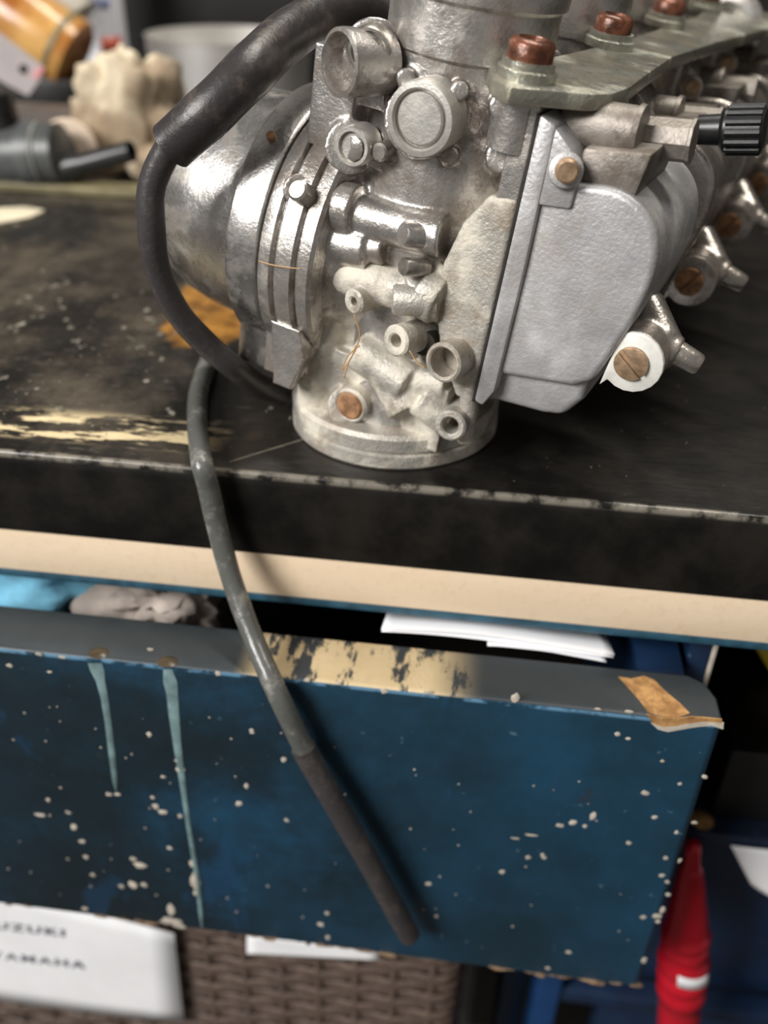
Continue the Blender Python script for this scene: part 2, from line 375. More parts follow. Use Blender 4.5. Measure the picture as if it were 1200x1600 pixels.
part('side_panel', box(bmesh.new(), (104, 60, -850), (600, 70, -144)), M['blue2'], cb, bevel=.8)
part('divider', box(bmesh.new(), (70, 330, -850), (600, 336, -40.2)), M['black'], cb)
part('leg', box(bmesh.new(), (70, 44, -850), (81, 58, -170)), M['blue3'], cb, bevel=.8)
part('leg', box(bmesh.new(), (58, 62, -850), (69, 80, -170)), M['blue2'], cb, bevel=.8)
part('chipped_edge', box(bmesh.new(), (90, 8, -62), (91.4, 9.5, -41)), M['speck'], cb, bevel=.5)
bm = bmesh.new(); lathe(bm, [(0, -2), (3.4, -1.4), (4.2, 0), (2.6, 1.1), (0, 1.6)], onZ(1096, 1281, -137.6), AZ, 9)
part('chipped_corner', bm, M['chip'], cb)
part('rail', box(bmesh.new(), (81, 46, -290), (600, 56, -281)), M['blue2'], cb, bevel=.8)
# chipped corner of the drawer
def poly_slab(bm, pts, off):
    A = [bm.verts.new(p) for p in pts]; B = [bm.verts.new(p+off) for p in pts]; k = len(pts)
    bm.faces.new(A); bm.faces.new(B[::-1])
    for i in range(k): bm.faces.new((A[i], A[(i+1) % k], B[(i+1) % k], B[i]))
bm = bmesh.new()
top_px = [(966,1057),(985,1060),(1006,1056),(1022,1062),(1040,1080),(1062,1098),(1078,1114),(1060,1121),(1038,1119),(1022,1116),(1012,1112),(1000,1095),(985,1078)]
poly_slab(bm, [onZ(x, y, DT+.12) for x, y in top_px], Vector((0, 0, -.3)))
fr_px = [(1010,1116),(1030,1121),(1060,1123),(1080,1120),(1105,1122),(1128,1124),(1130,1138),(1112,1131),(1095,1133),(1070,1135),(1050,1139),(1035,1139),(1022,1133)]
poly_slab(bm, [onY(x, y, DY-.12) for x, y in fr_px], Vector((0, .3, 0)))
part('chipped_wood', bm, M['chip'], drawer)
bm = bmesh.new()
poly_slab(bm, [onY(x, y, DY-.16) for x, y in [(1016,1129),(1035,1136),(1058,1135),(1075,1131),(1100,1128),(1131,1130),(1130,1140),(1112,1134),(1090,1136),(1066,1140),(1044,1144),(1028,1140)]], Vector((0, .3, 0)))
part('chip_rim', bm, M['speck'], drawer)
# paint runs
def run(pts, name='paint_run', mat='run'):
    bm = bmesh.new(); Lr = []
    for x, y, hw in pts: Lr.append((onY(x-hw, y, DY-.1), onY(x, y, DY-.45), onY(x+hw, y, DY-.1)))
    vs = [[bm.verts.new(p) for p in r] for r in Lr]
    for a, b in zip(vs, vs[1:]):
        for i in (0, 1): bm.faces.new((a[i], a[i+1], b[i+1], b[i]))
    return part(name, bm, M[mat], drawer, smooth=180)
run([(148,1036,11),(152,1048,11),(157,1065,7),(163,1090,6),(169,1130,5),(175,1180,5),(180,1222,4),(182,1236,1)])
run([(262,1046,7),(266,1066,11),(269,1085,9),(272,1120,8),(277,1165,6),(284,1215,5),(288,1245,4),(296,1300,3.5),(308,1370,3.5),(314,1430,3),(316,1450,1)])
for x, y in ((154, 1020), (262, 1034)):
    p = onZ(x, y, DT); bm = bmesh.new(); lathe(bm, [(2.7, 0), (2.0, .35), (0, .45)], p, AZ, 16)
    for v in bm.verts: v.co.y = p.y + (v.co.y-p.y)*.8
    part('resin_pool', bm, plain('brown_resin', (.055, .040, .022), .3, 0, .3, 200), drawer, smooth=180)
# paint specks
bm = bmesh.new()
def speck(x, y, rx, ry=None, yy=None):
    ry = (ry or rx)*.72; rx *= .72; c = onY(x, y, DY-.05 if yy is None else yy); sc = (c-CAM).dot(fwd)/FPX
    k = 9; ring = []
    for i in range(k):
        a = 2*math.pi*i/k; j = random.uniform(.7, 1.25)
        ring.append(bm.verts.new(c + Vector((math.cos(a)*rx*sc*j, 0, math.sin(a)*ry*sc*j))))
    t = bm.verts.new(c + Vector((0, -.35*min(rx, ry)*sc*.6-.1, 0)))
    for i in range(k): bm.faces.new((ring[i], ring[(i+1) % k], t))
for q in [(443,1188,7,9),(278,1188,9,7),(281,1203,11,9),(170,1241,8,6),(184,1241,7,6),(243,1260,8,9),(254,1269,10,8),(238,1246,5,6),(281,1275,6,7),
          (62,1273,12,6),(107,1270,7,6),(115,1292,8,10),(128,1315,8,7),(134,1339,7,8),(145,1367,6,7),(208,1342,8,8),(219,1352,15,10),(207,1382,10,13),(190,1385,7,7),
          (225,1383,8,8),(132,1420,7,7),(300,1350,7,12),(304,1378,11,34),(306,1396,6,10),(266,1422,9,22),(268,1440,26,14),(280,1447,15,8),(233,1148,6,8),(265,1325,6,6),
          (255,1214,6,5),(373,1256,7,9),(393,1141,6,5),(394,1145,5,4),(385,1228,5,10),(448,1282,5,6),(235,1015,7,6),(75,1250,5,6),(340,1052,6,9),
          (670,1381,8,7),(511,1427,6,7),(501,1445,7,8),(512,1465,6,9),(785,1362,7,8),(825,1340,6,7),(682,1432,5,6),(850,1340,5,6),(600,1080,8,8),(669,1082,13,5),
          (480,1063,7,5),(530,1067,6,5),(805,1090,8,14),(983,1112,9,5),(934,1108,8,4),(965,1147,7,6),(981,1154,5,5),(1035,1189,5,5),(1101,1214,7,7),(1062,1225,5,5),
          (1008,1239,8,8),(874,1290,9,7),(895,1285,9,9),(926,1275,6,14),(914,1291,5,6),(1023,1277,6,6),(1057,1301,5,6),(982,1317,6,6),(1040,1341,5,7),(1034,1368,6,7),
          (1043,1378,5,7),(1005,1433,8,7),(1027,1432,10,9),(1035,1422,6,12),(1028,1440,6,6),(848,1336,5,6),(830,1305,14,3),(805,1310,10,3),(1007,1500,6,13),(856,1513,6,5),(888,1488,6,5),
          (1044,1398,6,8),(1062,1345,4,8),(1085,1285,7,6),(15,1040,9,6),(77,1050,6,4),(60,1022,8,5),(96,1027,9,5)]:
    speck(*q)
for i in range(70):
    x = random.uniform(0, 1000); speck(x, random.uniform(1080+x*.1, 1400+x*.1), random.uniform(1.2, 3))
tag(part('paint_specks', bm, M['speck'], drawer, smooth=180), 'cream paint splashes dotted over the drawer', kind='stuff')
bm = bmesh.new()                                       # frayed board along the lower edge
for i in range(95):
    x = random.uniform(-125, 86); r = random.uniform(.6, 1.6)
    c = XYZ(x, DY+random.uniform(0, 2), DB+random.uniform(-.3, .7))
    n0 = len(bm.verts); bm.verts.ensure_lookup_table()
    lathe(bm, [(0, -r), (r*.8, -r*.5), (r, 0), (r*.7, r*.5), (0, r*.9)], Vector((0, 0, 0)), XYZ(random.uniform(-1, 1), random.uniform(-1, 1), .6), 6)
    bm.verts.ensure_lookup_table(); sx_ = random.uniform(.8, 3.2)
    for v in bm.verts[n0:]: v.co = c + Vector((v.co.x*sx_*random.uniform(.8, 1.2), v.co.y*.8, v.co.z*.55*random.uniform(.6, 1.3)))
tag(part('frayed_edge', bm, plain('frayed_chipboard', (.22, .14, .08), .8, 0, .5, 300), drawer), 'crumbling chipboard along the bottom edge', kind='stuff')

# ------------------------------------------------------------------ things in the drawer
def sheet(bm, fn, nu, nv, th=.25):
    G = [[bm.verts.new(fn(i/nu, j/nv)) for j in range(nv+1)] for i in range(nu+1)]
    fs = [bm.faces.new((G[i][j], G[i+1][j], G[i+1][j+1], G[i][j+1])) for i in range(nu) for j in range(nv)]
    bmesh.ops.recalc_face_normals(bm, faces=bm.faces)
    if th: bmesh.ops.solidify(bm, geom=fs, thickness=th)
    return bm
pl = ['top sheet of the white papers in the drawer, curling over the others', 'middle sheet of the white papers in the drawer', 'lowest sheet of the white papers in the drawer with folded corner']
for k in range(3):
    x0, x1 = (2, 62.5) if k < 2 else (30, 61)
    z0 = -41.8 - k*1.5
    fn = lambda u, v, k=k, x0=x0, x1=x1, z0=z0: XYZ(x0+(x1-x0)*u, -3.0+k*.3+v*80, z0 - 1.8*abs(u-.45)**1.5*2 + .5*math.sin(u*5+k) - v*34 - (2.4*max(0, u-.55) if k == 2 else 0) + .6*math.sin(v*6)*v)
    tag(obj('paper_sheet', sheet(bmesh.new(), fn, 24, 6, .22), M['paper'], smooth=180), pl[k], 'paper', 'white papers in the drawer')
def lump(bm, c, rx, ry, rz, amp, fq, seed, flat=True, nu=40, nv=24, sq=1.0):
    rings = []
    for j in range(nv+1):
        th = math.pi*j/nv; ring = []
        for i in range(nu):
            ph = 2*math.pi*i/nu; d = Vector((math.sin(th)*math.cos(ph), math.sin(th)*math.sin(ph), math.cos(th)))
            if sq != 1: d = Vector([math.copysign(abs(t)**sq, t) for t in d])
            q = d*fq + Vector((seed, seed*1.7, 0))
            k = 1 + amp*noise.noise(q) + amp*.6*noise.noise(q*2.3) - amp*.7*abs(noise.noise(q*1.6+Vector((9, 0, 0))))
            p = Vector((d.x*rx*k, d.y*ry*k, d.z*rz*k))
            if flat and p.z < -rz*.55: p.z = -rz*.55 + (p.z+rz*.55)*.05
            ring.append(p + c)
        rings.append([bm.verts.new(p) for p in (ring if 0 < j < nv else ring[:1])])
    for a, b in zip(rings, rings[1:]):
        for i in range(nu):
            k = (i+1) % nu
            if len(a) == 1: bm.faces.new((a[0], b[i], b[k]))
            elif len(b) == 1: bm.faces.new((a[i], b[0], a[k]))
            else: bm.faces.new((a[i], b[i], b[k], a[k]))
    return bm
tag(obj('crumpled_glove', lump(bmesh.new(), XYZ(-108, 26, -58), 27, 22, 15, .35, 1.6, 3), M['blue_cloth'], smooth=180), 'light blue crumpled rubber glove at the left in the drawer', 'glove')
tag(obj('shop_rag', lump(bmesh.new(), XYZ(-68, 22, -58), 20, 18, 15.5, .5, 2.0, 8), M['grey_cloth'], smooth=180), 'grey brown crumpled rag in the drawer beside the blue glove', 'rag')

# ------------------------------------------------------------------ basket and notes below the drawer
bk = empty('wicker_basket', (-140, 60, -420), 'brown woven basket half hidden under the blue drawer', 'basket')
part('liner', box(bmesh.new(), (-330, 12, -420), (34, 200, -178)), M['dark_in'], bk, bevel=3)
stakes = [-326 + 14.6*i for i in range(25)]
for x in stakes:
    part('stake', cyl(bmesh.new(), XYZ(x, 10.2, -420), XYZ(x, 10.2, -176), 1.6, seg=8), M['wicker'], bk)
for r in range(37):
    z = -416 + r*6.4; pts = []
    for i in range(101):
        x = -330 + 366*i/100
        yb = 10.2 + (.75 if r % 2 else -.75)*math.cos(math.pi*(x+326)/14.6)
        if x > 30: yb += (x-30)**2*.3
        pts.append(XYZ(x, yb, z))
    bm = bmesh.new(); sweep(bm, pts, 1.15, 8)
    for v in bm.verts: v.co.z = z + (v.co.z-z)*2.85
    part('woven_strand', bm, M['wicker'], bk, smooth=180)
def tilt_slab(pts, y0, th, mat, name, bulge=0):
    bm = bmesh.new()
    a, b, c, d = [onY(x, y, y0) for x, y in pts]
    return sheet(bm, lambda u, v: (a*(1-u)+b*u)*(1-v) + (d*(1-u)+c*u)*v + Vector((0, -bulge*math.sin(u*3)*v, 0)), 12, 8, th)
note = obj('paper_note', tilt_slab([(-230, 1330), (272, 1459), (288, 1597), (-230, 1522)], 5.5, .25, 'paper', 'paper_note', 2.0), M['paper'], smooth=180)
tag(note, 'large white handwritten paper note hanging on the basket at lower left', 'note')
def writing(txt, px, py, hpx, yy, parent, name='handwriting', mat='ink', slope=.075, sp=1.0, ext=.00006, sx=1.0):
    cu = bpy.data.curves.new(name, 'FONT'); cu.body = txt; cu.align_x = 'RIGHT'; cu.space_character = sp; cu.shear = .1
    p = onY(px, py, yy); sc = (p-CAM).dot(fwd)/FPX
    cu.size = hpx*sc*1.42*MM; cu.extrude = ext; cu.offset = .00008
    o = bpy.data.objects.new(name, cu); COL.objects.link(o)
    dg = bpy.context.evaluated_depsgraph_get(); dg.update()
    me = bpy.data.meshes.new_from_object(o.evaluated_get(dg)); bpy.data.objects.remove(o)
    o = bpy.data.objects.new(name, me); COL.objects.link(o); me.materials.append(M[mat])
    a = onY(px, py, yy); b = onY(px+100, py+100*slope, yy); ang = math.atan2(b.z-a.z, b.x-a.x)
    o.matrix_world = Matrix.Translation(p*MM) @ Matrix.Rotation(-ang, 4, 'Y') @ Matrix.Rotation(math.pi/2, 4, 'X') @ Matrix.Diagonal((sx, 1, 1, 1))
    o.parent = parent; return o
writing('SUZUKI', 102, 1464, 19, 4.6, note, slope=.12, sp=1.25, sx=1.25)
writing('YAMAHA', 132, 1514, 19, 4.2, note, slope=.12, sp=1.25, sx=1.2)
lab = obj('paper_label', tilt_slab([(386, 1462), (592, 1484), (592, 1500), (386, 1490)], 5.0, .25, 'paper', 'paper_label'), M['paper'], smooth=180)
tag(lab, 'narrow white paper strip on the basket just below the drawer edge', 'label')

# ------------------------------------------------------------------ right of the drawer
rd = empty('red_nozzle_tool', (0, 0, 0), 'glossy red tapered tool with ringed body standing right of the drawer', 'tool')
a, b = onY(1083, 1318, 14), onY(1060, 1600, 14); ax = (b-a).normalized(); k = (a-CAM).dot(fwd)/FPX
rr = [(0, -1), (1.6, -.8), (2.4, .2), (2.7, 3), (2.7, 9), (3.4, 11), (4.0, 14), (4.6, 17), (7.2, 40), (7.9, 46), (8.5, 46.8), (8.6, 48.6), (8.0, 49.4), (7.4, 50.4), (7.4, 52), (8.3, 53), (8.3, 55), (7.6, 56.5), (7.2, 58.5),
      (8.6, 60.5), (9.3, 63.5), (9.1, 66), (8.0, 68), (7.5, 69), (8.6, 70.6), (9.2, 73), (8.6, 75.6), (7.4, 77), (7.4, 78), (8.4, 79.6), (9, 82), (8.4, 84.6), (7.4, 86), (7.8, 92), (7.8, 140), (0, 140)]
rd.location = (a + ax*140)*MM
part('body', lathe(bmesh.new(), rr, a, ax, 40), M['red'], rd, smooth=50)
bm = bmesh.new(); sb_, sa, sc_ = basis(ax); cdir = (CAM-(a+ax*60)); cdir = (cdir - ax*cdir.dot(ax)).normalized(); sdir = ax.cross(cdir)
for i in range(9):
    t = (-.15 + 1.3*i/8); dd = cdir*math.cos(t) - sdir*math.sin(t)
    for h in (59.5, 66): bm.verts.new(a + ax*(h+3.2*i/8) + dd*9.6)
bm.verts.ensure_lookup_table()
fs = [bm.faces.new([bm.verts[i] for i in (2*j, 2*j+1, 2*j+3, 2*j+2)]) for j in range(8)]
bmesh.ops.recalc_face_normals(bm, faces=bm.faces); bmesh.ops.solidify(bm, geom=fs, thickness=.15)
part('sticker', bm, M['paper'], rd, smooth=180)
tag(obj('paper_slip', tilt_slab([(1142, 1322), (1250, 1334), (1250, 1404), (1174, 1384)], 21, .4, 'paper', 'x', 3), M['paper'], smooth=180), 'white paper slip hanging from the blue shelf at far right', 'paper')
tag(obj('storage_box', box(bmesh.new(), (112, 29, -137.9), (330, 200, -106)), M['black'], bevel=2), 'black box lying on the blue shelf at right', 'box')
pts = [onY(x, y, 60) for x, y in ((1178, 1010), (1300, 1010), (1300, 1180), (1212, 1100))]
for p in pts: p.z = max(p.z, -105.9)
bm = bmesh.new(); poly_slab(bm, pts, Vector((0, 14, 0)))
tag(obj('yellow_block', bm, M['yellow'], bevel=.6), 'yellow plastic block at the far right under the worktop', 'block')
# ================================================================== carburettor bank
SP = 58.0
bank = empty('carburetor_bank', (0, 0, 0), 'bank of four dirty grey metal motorcycle carburetors standing on the black worktop', 'carburetor')
bank.matrix_world = Matrix.Translation(ORG*MM) @ Matrix((VV, WA, UU)).transposed().to_4x4()
ZL = Vector((-math.sin(TH), 0, math.cos(TH)))          # true vertical in the bank's frame
PV = lambda x, y, w: D(x, y, w)                        # prism frame: (v, u) polygon, w depth
def rbox(bm, v0, v1, u0, u1, w0, w1): return box(bm, (v0, -w1, u0), (v1, -w0, u1))
def carb_body(R, name):
    bm = bmesh.new()
    lathe(bm, [(0, 7), (22, 7), (22, 10), (21, 16), (19.5, 24), (19.5, 66), (19, 80), (17.1, 86), (17.1, 93), (0, 93)], D(1.5, 0, 0), AZ, 40)
    lathe(bm, [(0, 8), (R-4, 8), (R-4, 13), (R-7, 16), (21, 22), (0, 30)], D(-27, 45, 0), AX, 48)
    rbox(bm, -12, 14, 28, 58, 0, 14)                 # central block
    cyl(bm, L(505, 322, 19), L(695, 370, 19), 4.6)     # ridges and bosses cast on the side
    cyl(bm, L(500, 352, 17), L(585, 366, 17), 3)
    cyl(bm, L(510, 376, 20), L(580, 388, 20), 5.0)
    cyl(bm, L(575, 385, 20), L(604, 391, 20), 3.4)
    cyl(bm, L(530, 322, 20), L(560, 330, 20), 5.6)
    prism(bm, [(26.3, 90), (21.5, 89), (21.5, 66), (26.3, 64)], -22, 20.5, PV)
    cyl(bm, L(783, 245, 4), L(783, 245, 17), 3.2); cyl(bm, L(792, 165, 6), L(792, 165, 20), 3.4)
    rbox(bm, -24, -14, 70, 90, 2, 19)                  # web carrying the socket
    rbox(bm, -22, -8, 80, 88, 6, 17)
    cyl(bm, L(584, 82, 0), L(584, 82, 17), 6.5)
    cyl(bm, L(548, 230, 6), L(548, 230, 20), 5.6); cyl(bm, L(595, 238, 6), L(595, 238, 18), 3.6)
    cyl(bm, L(655, 187, 5), L(655, 187, 20), 7.2)
    for x, y in ((634, 122), (718, 142), (703, 243)): cyl(bm, L(x, y, 8), L(x, y, 21), 1.9)
    prism(bm, [(-27, 34), (-15, 34), (-15, 18), (-19, 15.5), (-27, 15.5)], 6, 25, PV)      # lower ear of the seat
    prism(bm, [(-24, 31), (-16, 31), (-14, 24), (-17, 15), (-22, 15)], 22, 28.5, PV)
    cyl(bm, L(466, 297, 12), L(466, 297, 26), 3.4)
    o = obj(name, bm, M['cast'], bank, remesh=.5, smit=3, smooth=180)
    return o
def add(name, bm, mat, par, **k):
    o = obj(name, bm, M[mat], par, **k); return o
def ring_port(par, x, y, w0, w1, ro, ri, mat='cast_white', name='port', axis=None, depth=9):
    c = L(x, y, w1); ax = axis or NEAR; h = w1-w0
    bm = lathe(bmesh.new(), [(ro+.4, -h), (ro, -h*.5), (ro, -.5), (ro-.5, 0), (ri+.4, 0), (ri, -.4), (ri*.95, -depth), (0, -depth)], c, ax, 32)
    return add(name, bm, mat, par)
def screw(par, c, ax, r, h, mat, slot, name='screw', sd=0.55, hexa=False):
    bm = lathe(bmesh.new(), [(0, -4), (r, -4), (r, h-.4), (r-.5, h), (0, h)], c, ax, 6 if hexa else 28)
    o = add(name, bm, mat, par, smooth=30)
    return o
def slot_screw(par, c, ax, r, h, mat, ang, name='bowl_screw'):
    a, b0, c0 = basis(ax); s = b0*math.cos(ang)+c0*math.sin(ang); t = a.cross(s); sw = r*.14
    bm = bmesh.new()
    for sg in (-1, 1):                                  # two half-moon lands with a slot between
        pts = []; a0 = math.asin(sw/r)
        for i in range(15):
            th = a0 + (math.pi-2*a0)*i/14; pts.append((math.cos(th)*r, sg*math.sin(th)*r))
        prism(bm, pts, 0, h, lambda x, y, dd: c + s*x + t*y + a*dd)
    lathe(bm, [(0, -3), (r, -3), (r, h*.35), (0, h*.35)], c, a, 28)
    return add(name, bm, mat, par, smooth=30, bevel=.15)
def dress(body, R, first):
    bm = bmesh.new()                                   # pale oxidised lower casting with its ports
    rbox(bm, -17, 20, 8, 25, 0, 20); rbox(bm, -11, 13, 22, 46, 0, 16)
    cyl(bm, L(505, 418, 19), L(600, 445, 20), 4.8); cyl(bm, L(590, 442, 20), L(694, 474, 19), 4.6)
    cyl(bm, L(640, 456, 20), L(700, 440, 16), 5.2); cyl(bm, L(660, 452, 19), L(690, 470, 19), 6)
    cyl(bm, L(520, 480, 16), L(490, 590, 18), 5.6); cyl(bm, L(495, 580, 18), L(490, 640, 17), 4.6)
    prism(bm, [(-10, 36), (8, 34), (16, 22), (-14, 20)], 4, 17.5, PV)
    cyl(bm, L(560, 545, 19), L(640, 600, 20), 5); cyl(bm, L(600, 560, 17), L(640, 640, 20), 5.4)
    cyl(bm, L(655, 622, 20), L(700, 655, 18), 4.2); cyl(bm, L(640, 590, 18), L(700, 600, 17), 4.4)
    cyl(bm, L(545, 635, 8), L(545, 635, 21.5), 5.4)
    cyl(bm, L(735, 600, 19), L(728, 690, 19), 2.2)
    add('lower_casting', bm, 'cast_white', body, remesh=.5, smit=3, smooth=180)
    bm = bmesh.new(); prism(bm, [(26.3, 72), (20, 71), (15.5, 64), (12.8, 54), (12.4, 46), (16, 35), (22, 25), (26.3, 25)], -21.5, 20.8, PV)
    add('bowl_seat', bm, 'cast_white', body, remesh=.6, smit=5, smooth=180)
    add('cover_seat', lathe(bmesh.new(), [(0, .3), (R+.4, .3), (R+.6, .6), (R+.6, 3.2), (R+.2, 3.5), (R-.8, 3.6), (R-.8, 4.3), (R+.1, 4.4), (R+.4, 4.8), (R+.4, 8.6), (R-.1, 9), (R-1, 9.1), (R-1, 9.8), (R-.4, 10), (R-.4, 12.6), (R-1.2, 13.4), (R-5, 14), (0, 14.5)], D(-27, 45, 0), AX, 80), 'cast', body, smooth=35)
    # cover dome with its ring
    bm = lathe(bmesh.new(), [(0, 0), (R+.6, 0), (R+.8, .6), (R+.8, 8), (R+.2, 8.6), (R-1.6, 8.8), (R-2.6, 9.6), (R-3, 12), (R-3.6, 22), (R-5, 29), (R-7.5, 34.5), (R-11.5, 38.6), (R-17, 40.8), (R-23, 41.6), (0, 42)], D(-27.2, 45.6, 0), -AX, 72)
    if first:
        prism(bm, [(-27.2, 36), (-27.2, 15.5), (-35, 15.5), (-35, 36)], 8, 24.5, PV)
        lathe(bm, [(0, -1), (3, -1), (3, 7), (2.4, 7.6), (0, 7.6)], D(-29, 17, 16), -AX, 20)
    add('diaphragm_cover', bm, 'dome', body, smooth=28, bevel=.25)
    # intake ring and lower flange
    add('intake_ring', lathe(bmesh.new(), [(14, 92), (17.2, 92), (17.7, 92.6), (17.7, 102), (18.7, 102.8), (18.9, 105), (18.7, 107), (18, 107.5), (16, 107.5), (15.5, 106), (15, 93)], D(2.0, 0, 0), AZ, 56), 'cast', body, smooth=35)
    fo = D(0, 0, 0)
    add('bore_flange', lathe(bmesh.new(), [(18, 0), (26.8, 0), (27.4, .7), (27.4, 3.7), (26.7, 4.1), (26.7, 4.6), (27.3, 5), (27.3, 8.2), (26.4, 9.2), (22, 9.8), (18, 9.8)], fo, ZL, 64), 'cast_white', body, smooth=35)
    # float bowl
    bm = bmesh.new(); bmat = 'bowl' if first else 'bowl_dark'
    ctrl = [Vector((x, y, 0)) for x, y in [(38, 78), (45, 78.6), (50.5, 76.6), (54.6, 72), (56.2, 65), (55.4, 56), (53.2, 47), (51, 39.5)]]
    ov = [(28, 75.5), (33, 76.8)] + [(p.x, p.y) for p in catmull(ctrl, 5)] + [(47, 36.8), (28, 33)]
    prism(bm, ov, -21, 20, PV)
    fb = add('float_bowl', bm, bmat, body, bevel=4.2, bseg=6, smooth=50)
    bm = bmesh.new(); prism(bm, [(26.8, 88.5), (30.4, 87), (31, 60), (31, 30), (29, 25.5), (26.8, 26)], -23, 21.6, PV)
    prism(bm, [(30, 87), (34, 84), (37, 79.5), (37, 73), (30, 72)], 6, 21.2, PV)
    cyl(bm, L(884, 266, 12), L(884, 266, 22.6), 3.4)
    add('bowl_rim', bm, bmat, body, bevel=.7)
    bm = bmesh.new(); prism(bm, [(28, 41), (47, 44), (49.6, 40), (49.9, 33.5), (46.5, 28), (42, 26.8), (28, 25.4)], -16, 17.8, PV)
    add('bowl_sump', bm, bmat, body, bevel=1.8, bseg=4)
    bm = bmesh.new()
    lc = L(990, 563, 17); lp = L(952, 580, 17)
    bmn = [(lc.x+6.6*math.cos(t), lc.z+6.6*math.sin(t)) for t in [math.radians(-125+i*18) for i in range(15)]] + [(lp.x-1, lp.z-3.2)]
    prism(bm, bmn, 8, 17.5, PV)
    cyl(bm, L(1010, 470, 4), L(1040, 535, 9), 3.6); cyl(bm, L(1030, 538, 9), L(1060, 552, 9), 3.4)
    add('drain_lug', bm, 'bowl_dark', body, remesh=.5, smit=6, smooth=180)
    bm = bmesh.new(); prism(bm, bmn, 17.2, 18.6, PV)
    add('lug_face', bm, 'rim' if first else 'bowl_dark', body, bevel=.4)
    slot_screw(body, D(lc.x, lc.z, 18.4), NEAR, 3.6, 1.2, 'brass' if first else 'rust', 2.55 if first else 1.0)
    add('drain_spout', lathe(bmesh.new(), [(0, -3), (2.8, -3), (2.5, 2), (2.3, 4.4), (1.8, 5), (0, 5.2)], L(1062, 553, 9), (L(1092, 570, 9)-L(1062, 553, 9)), 20), 'bowl_dark', body)
    add('bowl_gasket', prism(bmesh.new(), [(26.3, 88.2), (26.85, 88.2), (26.85, 25.6), (26.3, 25.6)], -22.5, 21.4, PV), 'dark_hole', body)
    add('boss_screw', lathe(bmesh.new(), [(0, -2), (2.3, -2), (2.3, 1.2), (1.8, 1.7), (0, 1.7)], L(886, 266, 23), Vector((.35, -1, .1)), 20), 'brass', body)
    # fittings above the bowl
    dz = Vector((0, 0, 0)) if first else Vector((-3, 0, -7))
    a, b = L(885, 190, 10)+dz, L(1003, 208, 10)+dz
    add('linkage_fitting', lathe(bmesh.new(), [(0, 0), (4.6, 0), (4.8, 1), (4.8, (b-a).length-1.2), (5.3, (b-a).length-1), (5.1, (b-a).length), (0, (b-a).length)], a, b-a, 20), 'brown_metal', body, smooth=35)
    a, b = L(1003, 214, 4)+dz, L(1084, 222, 4)+dz
    add('linkage_joint', lathe(bmesh.new(), [(0, 0), (4, 0), (4, (b-a).length-.8), (4.3, (b-a).length-.6), (4.3, (b-a).length), (0, (b-a).length)], a, b-a, 8), 'brown_metal', body, smooth=35)
    p0, p1 = L(905, 262, 17)+dz*.5, L(1010, 278, 17)+dz*.5
    add('bowl_block', prism(bmesh.new(), [(p0.x, p0.z+4), (p1.x, p1.z+4.6), (p1.x-1, p1.z-5), (p0.x, p0.z-5)], -8, 18, PV), 'brown_metal', body, bevel=.8)
    # round plug with its collar
    c = L(655, 187, 25)
    pc = add('plug_collar', lathe(bmesh.new(), [(7.3, -7), (7.3, -1), (7.0, 0), (5.9, .15), (5.5, -.3), (5.4, -1.3), (0, -1.3)], c, NEAR, 48), 'plug', body, smooth=35)
    add('round_plug', lathe(bmesh.new(), [(0, -3), (4.95, -3), (4.95, -.5), (4.6, -.15), (0, -.05)], c, NEAR, 48), 'plug', body, smooth=30)
    # open socket, coiled plug, small screws
    add('open_socket', lathe(bmesh.new(), [(6.2, -11), (6.5, -1), (6.4, 0), (5.6, .2), (5.2, -.4), (4.9, -9), (0, -9)], L(530, 98, 25), Vector((-.5, -1, 0)), 36), 'cast', body)
    add('spring_plug', lathe(bmesh.new(), [(0, -6), (4.6, -6), (4.6, -1), (4.2, -.3), (3.6, -.3), (3.4, -1), (2.9, -1), (2.7, .5), (0, .6)], L(575, 80, 22), Vector((.25, -1, 0)), 28), 'steel', body)
    add('recessed_screw', lathe(bmesh.new(), [(4.1, -6), (4.1, -.4), (3.8, 0), (3.1, 0), (2.9, -.9), (0, -.9)], L(549, 230, 24), NEAR, 32), 'plug', body)
    sc_bm = prism(bmesh.new(), [(-.9, -2.3), (.6, -2.7), (2.3, -1.6), (2.7, .2), (2.1, 1.9), (.6, 2.6), (-.7, 2.2), (-.3, 0)], -1, 1, lambda x, y, dd: L(550, 231, 24) + Vector((x, -dd*.2, y)))
    add('screw_insert', sc_bm, 'cast', body, bevel=.3)
    screw(body, L(593, 238, 22.5), NEAR, 1.9, .4, 'steel', 0, 'stud')
    screw(body, L(466, 297, 29), (L(466, 297, 29)-D(-15, 45, 0)).normalized(), 2.4, .6, 'steel', 0, 'seat_bolt')
    # pins beside the ridge
    a = L(632, 366, 25)
    add('pin', lathe(bmesh.new(), [(0, -6), (2.7, -6), (2.7, 0), (2.3, .5), (0, .6)], a, Vector((-.75, -1, .15)), 24), 'cast', body)
    add('pin', lathe(bmesh.new(), [(0, -6), (2.0, -6), (2.0, 0), (1.7, .4), (0, .45)], L(632, 417, 26), Vector((-.5, -1, .15)), 24), 'steel', body)
    add('pin', lathe(bmesh.new(), [(0, -9), (3.4, -9), (3.4, 0), (3.0, .5), (0, .6)], L(617, 468, 25), Vector((-1, -.55, -.1)), 24), 'cast_white', body)
    # ports
    add('dark_gap', lathe(bmesh.new(), [(0, -3), (3.0, -3), (3.0, .3), (0, .3)], L(662, 536, 20.5), NEAR, 18), 'dark_hole', body)
    add('port_bore', lathe(bmesh.new(), [(0, -2), (1.5, -2), (1.5, .1), (0, .1)], L(700, 560, 20), NEAR, 18), 'dark_hole', body)
    ring_port(body, 551, 472, 16, 27, 2.9, .95, axis=Vector((-.3, -1, 0)), name='vacuum_port', depth=5)
